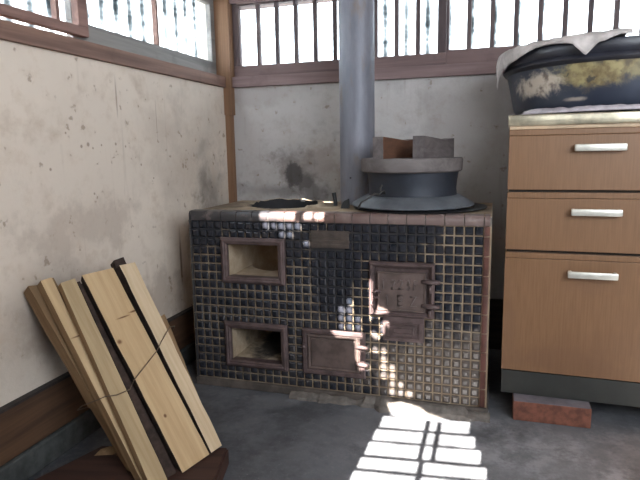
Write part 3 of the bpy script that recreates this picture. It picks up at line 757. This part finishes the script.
# local frame of the bundle: s along the sticks, w across, n towards the viewer
B0 = Vector((.300, -.575, BZ + .004)); AX = (Vector((-.012, -.505, .530)) - B0).normalized()
Wd = Vector((.30, .95, .0)); Wd = (Wd - AX * Wd.dot(AX)).normalized(); Nd = Wd.cross(AX).normalized()
if Nd.dot(CAM - B0) < 0: Nd = -Nd
FR = Matrix((Wd, -Nd, AX)).transposed().to_4x4()
def stick(label, bot, top, mats, nf=(0, 0), th=.05, lean=None, name='firewood_stick', taper=.75, groove=()):
    """bot/top = (w0, w1) edges of the face across the bundle at the foot and at the head, zb/zt ends along it"""
    (w0, w1, sb), (w2, w3, st) = bot, top
    n0, n1 = nf; wc = (w0 + w1) / 2
    bm = bmesh.new(); K = 14; secs = []
    for k in range(K + 1):
        f = k / K; a = w0 + (w2 - w0) * f; b = w1 + (w3 - w1) * f; n = n0 + (n1 - n0) * f
        s = sb + (st - sb) * f
        j = [.0022 * noise.noise((label.__len__() + q_ * 3.3, f * 7, q_)) for q_ in range(6)]
        m = (a + b) / 2
        pts = [(a + j[0], -n + j[1]), (b + j[2], -n + j[3]), (m + (b - m) * taper + j[4], -n + th), (m + (a - m) * taper + j[5], -n + th + j[0])]
        if k == 0:
            fl = [max(s, (BZ + .003 - B0.z - x * Wd.z + y * Nd.z) / AX.z) for x, y in pts]
        dz = [.006 * noise.noise((len(label) * 1.7 + i, 4.4, f)) if k == K else 0 for i in range(4)]
        secs.append([bm.verts.new((x - wc, y, (max(s, fl[i] + (s - sb) * .9) if k < 6 else s) + dz[i])) for i, (x, y) in enumerate(pts)])
    for A, B in zip(secs, secs[1:]):
        for i in range(4):
            fc = bm.faces.new((A[i], A[(i + 1) % 4], B[(i + 1) % 4], B[i])); fc.material_index = 0 if i == 0 else 1
    e0 = bm.faces.new(secs[0][::-1]); e1 = bm.faces.new(secs[-1]); e0.material_index = e1.material_index = len(mats) - 1 if len(mats) > 2 else 0
    bmesh.ops.bevel(bm, geom=[e for e in bm.edges if len(e.link_faces) == 2 and e.calc_face_angle(0) > .6], offset=.0015, segments=1, affect='EDGES')
    o = done(bm, name, mats)
    o.matrix_world = Matrix.Translation(B0) @ FR @ Matrix.Translation((wc, 0, 0))
    return tag(o, label, 'firewood', 'firewood sticks in the tied bundle')
stick('broad pale plank-like stick with a knot and a crack, widest of the firewood bundle', (-.038, .0575, 0), (-.0375, .058, .570), [M['pine'], M['bark']], th=.028, taper=.85)
stick('whitish stick on the right edge of the firewood bundle', (.0640, .106, 0), (.077, .128, .568), [M['pine_pale'], M['bark']], nf=(0, .004), th=.032, taper=.75)
stick('pale squared stick left of the widest plank in the firewood bundle', (-.1275, -.080, 0), (-.099, -.057, .568), [M['pine_dim'], M['pine_brown']], nf=(-.002, -.004), th=.020, taper=.95)
stick('narrow pale stick second from the left edge of the firewood bundle', (-.124, -.098, 0), (-.1275, -.097, .597), [M['pine'], M['pine_brown']], nf=(-.030, -.032), th=.028, taper=.9)
stick('thin brown stick on the left edge of the firewood bundle', (-.104, -.080, 0), (-.142, -.112, .600), [M['pine_brown'], M['pine_brown']], nf=(-.066, -.068), th=.040, taper=.85)
stick('dark bark-covered stick showing in the gap left of the widest plank', (-.073, -.044, .0), (-.050, -.0435, .560), [M['bark'], M['bark']], nf=(-.012, -.012), th=.026, taper=.8)
stick('brown stick showing its yellowish head between the two leftmost sticks', (-.072, -.046, .0), (-.094, -.070, .607), [M['pine_brown'], M['bark']], nf=(-.066, -.068), th=.040, taper=.8)
stick('dark bark stick with a pointed head peeping out behind the whitish stick', (.050, .086, .0), (.100, .136, .606), [M['bark'], M['bark']], nf=(-.040, -.040), th=.035, taper=.5)
stick('bark-backed stick behind the whitish stick on the right', (.094, .128, .0), (.146, .170, .40), [M['pine_brown'], M['bark']], nf=(-.040, -.038), th=.040, taper=.8)
stick('dark bark stick tucked behind the widest plank', (-.040, .035, .0), (-.062, .03, .562), [M['bark'], M['bark']], nf=(-.046, -.046), th=.048, taper=.7)
LW = ((XL + .004) - (B0 + AX * .55).x) / Nd.x + .056      # where its back would meet the plaster
stick('thick bark stick at the back of the bundle resting on the plaster wall', (-.060, .035, .0), (-.070, .03, .548), [M['bark'], M['bark']], nf=(-.118, min(-.118, LW)), th=.050, taper=.6)
# wire tied round the middle of the bundle, sagging a little across the faces
def bpt(w, n, s): return B0 + Wd * w + Nd * n + AX * s
bm = bmesh.new()
wp = [(-.130, -.113, .27), (-.1325, -.080, .266), (-.1335, -.04, .260), (-.133, .003, .255), (-.105, .006, .246), (-.066, .005, .244), (-.042, .005, .262), (0, .005, .280), (.055, .006, .305), (.085, .007, .326), (.128, .009, .352), (.166, -.018, .354), (.184, -.06, .352), (.182, -.11, .335), (.06, -.20, .30), (-.06, -.21, .27), (-.12, -.16, .27), (-.130, -.113, .27)]
tube(bm, [bpt(*w_) for w_ in wp], .0014, 6, False)
o = done(bm, 'tie_wire', M['tie'], None, True); tag(o, 'dark wire tied round the middle of the firewood bundle', 'wire')
bm = bmesh.new(); vs = [bm.verts.new(v) for v in ((0, 0, 0), (.05, .012, .004), (.062, .028, .012), (.03, .030, .016), (.008, .018, .010), (.03, .016, -.0005))]
for f in ((0, 1, 3, 4), (1, 2, 3), (0, 4, 5), (4, 3, 5), (3, 2, 5), (2, 1, 5), (1, 0, 5)): bm.faces.new([vs[i] for i in f])
o = done(bm, 'wood_chip', M['pine_brown']); o.location = (.018, -.600, BZ + .001); tag(o, 'curled brown wood chip lying on the dark board', 'wood chip')

# ------------------------------------------------------------------ camera, light, world
cam = bpy.data.cameras.new('camera'); co = bpy.data.objects.new('camera', cam); col.objects.link(co)
cam.sensor_width = 36; cam.lens = F_ * 36 / 640; cam.clip_start = .02
co.matrix_world = Matrix.Translation(CAM) @ Matrix((Rv, Uv, -Fv)).transposed().to_4x4()
scene.camera = co
sun = bpy.data.lights.new('sun', 'SUN'); so = bpy.data.objects.new('sun', sun); col.objects.link(so)
sun.energy = 56; sun.angle = R(.27); sun.color = (1, .95, .88)
so.rotation_euler = (R(90) - EL, 0, 0); so.location = (0.8, -4, 4)
wd = bpy.data.worlds.new('world'); scene.world = wd; wd.use_nodes = True
nt = wd.node_tree; bg = nt.nodes['Background']; bg.inputs[0].default_value = (.86, .93, 1, 1); bg.inputs[1].default_value = 10.0
def portal(loc, rot, sx, sy):
    l = bpy.data.lights.new('portal', 'AREA'); l.shape = 'RECTANGLE'; l.size = sx; l.size_y = sy; l.cycles.is_portal = True
    o = bpy.data.objects.new('portal', l); col.objects.link(o); o.location = loc; o.rotation_euler = rot
portal((XR + .05, -1.70, 1.675), (0, R(90), 0), 1.15, .70)
portal((2.12, YF - .015, 1.55), (R(90), 0, 0), 1.25, 1.3)
portal((XL - .06, -.65, 1.33), (0, R(-90), 0), .35, 2.5)
portal((1.17, YB + .06, 1.33), (R(-90), 0, 0), 2.6, .35)
vs = scene.view_settings
scene.display_settings.display_device = 'sRGB'
vs.view_transform = 'Standard'; vs.look = 'None'; vs.gamma = 1; vs.use_curve_mapping = False; vs.exposure = 0.22
scene.cycles.max_bounces = 10; scene.cycles.diffuse_bounces = 6; scene.cycles.transparent_max_bounces = 12
scene.cycles.caustics_reflective = False; scene.cycles.caustics_refractive = False
scene.cycles.sample_clamp_indirect = 6
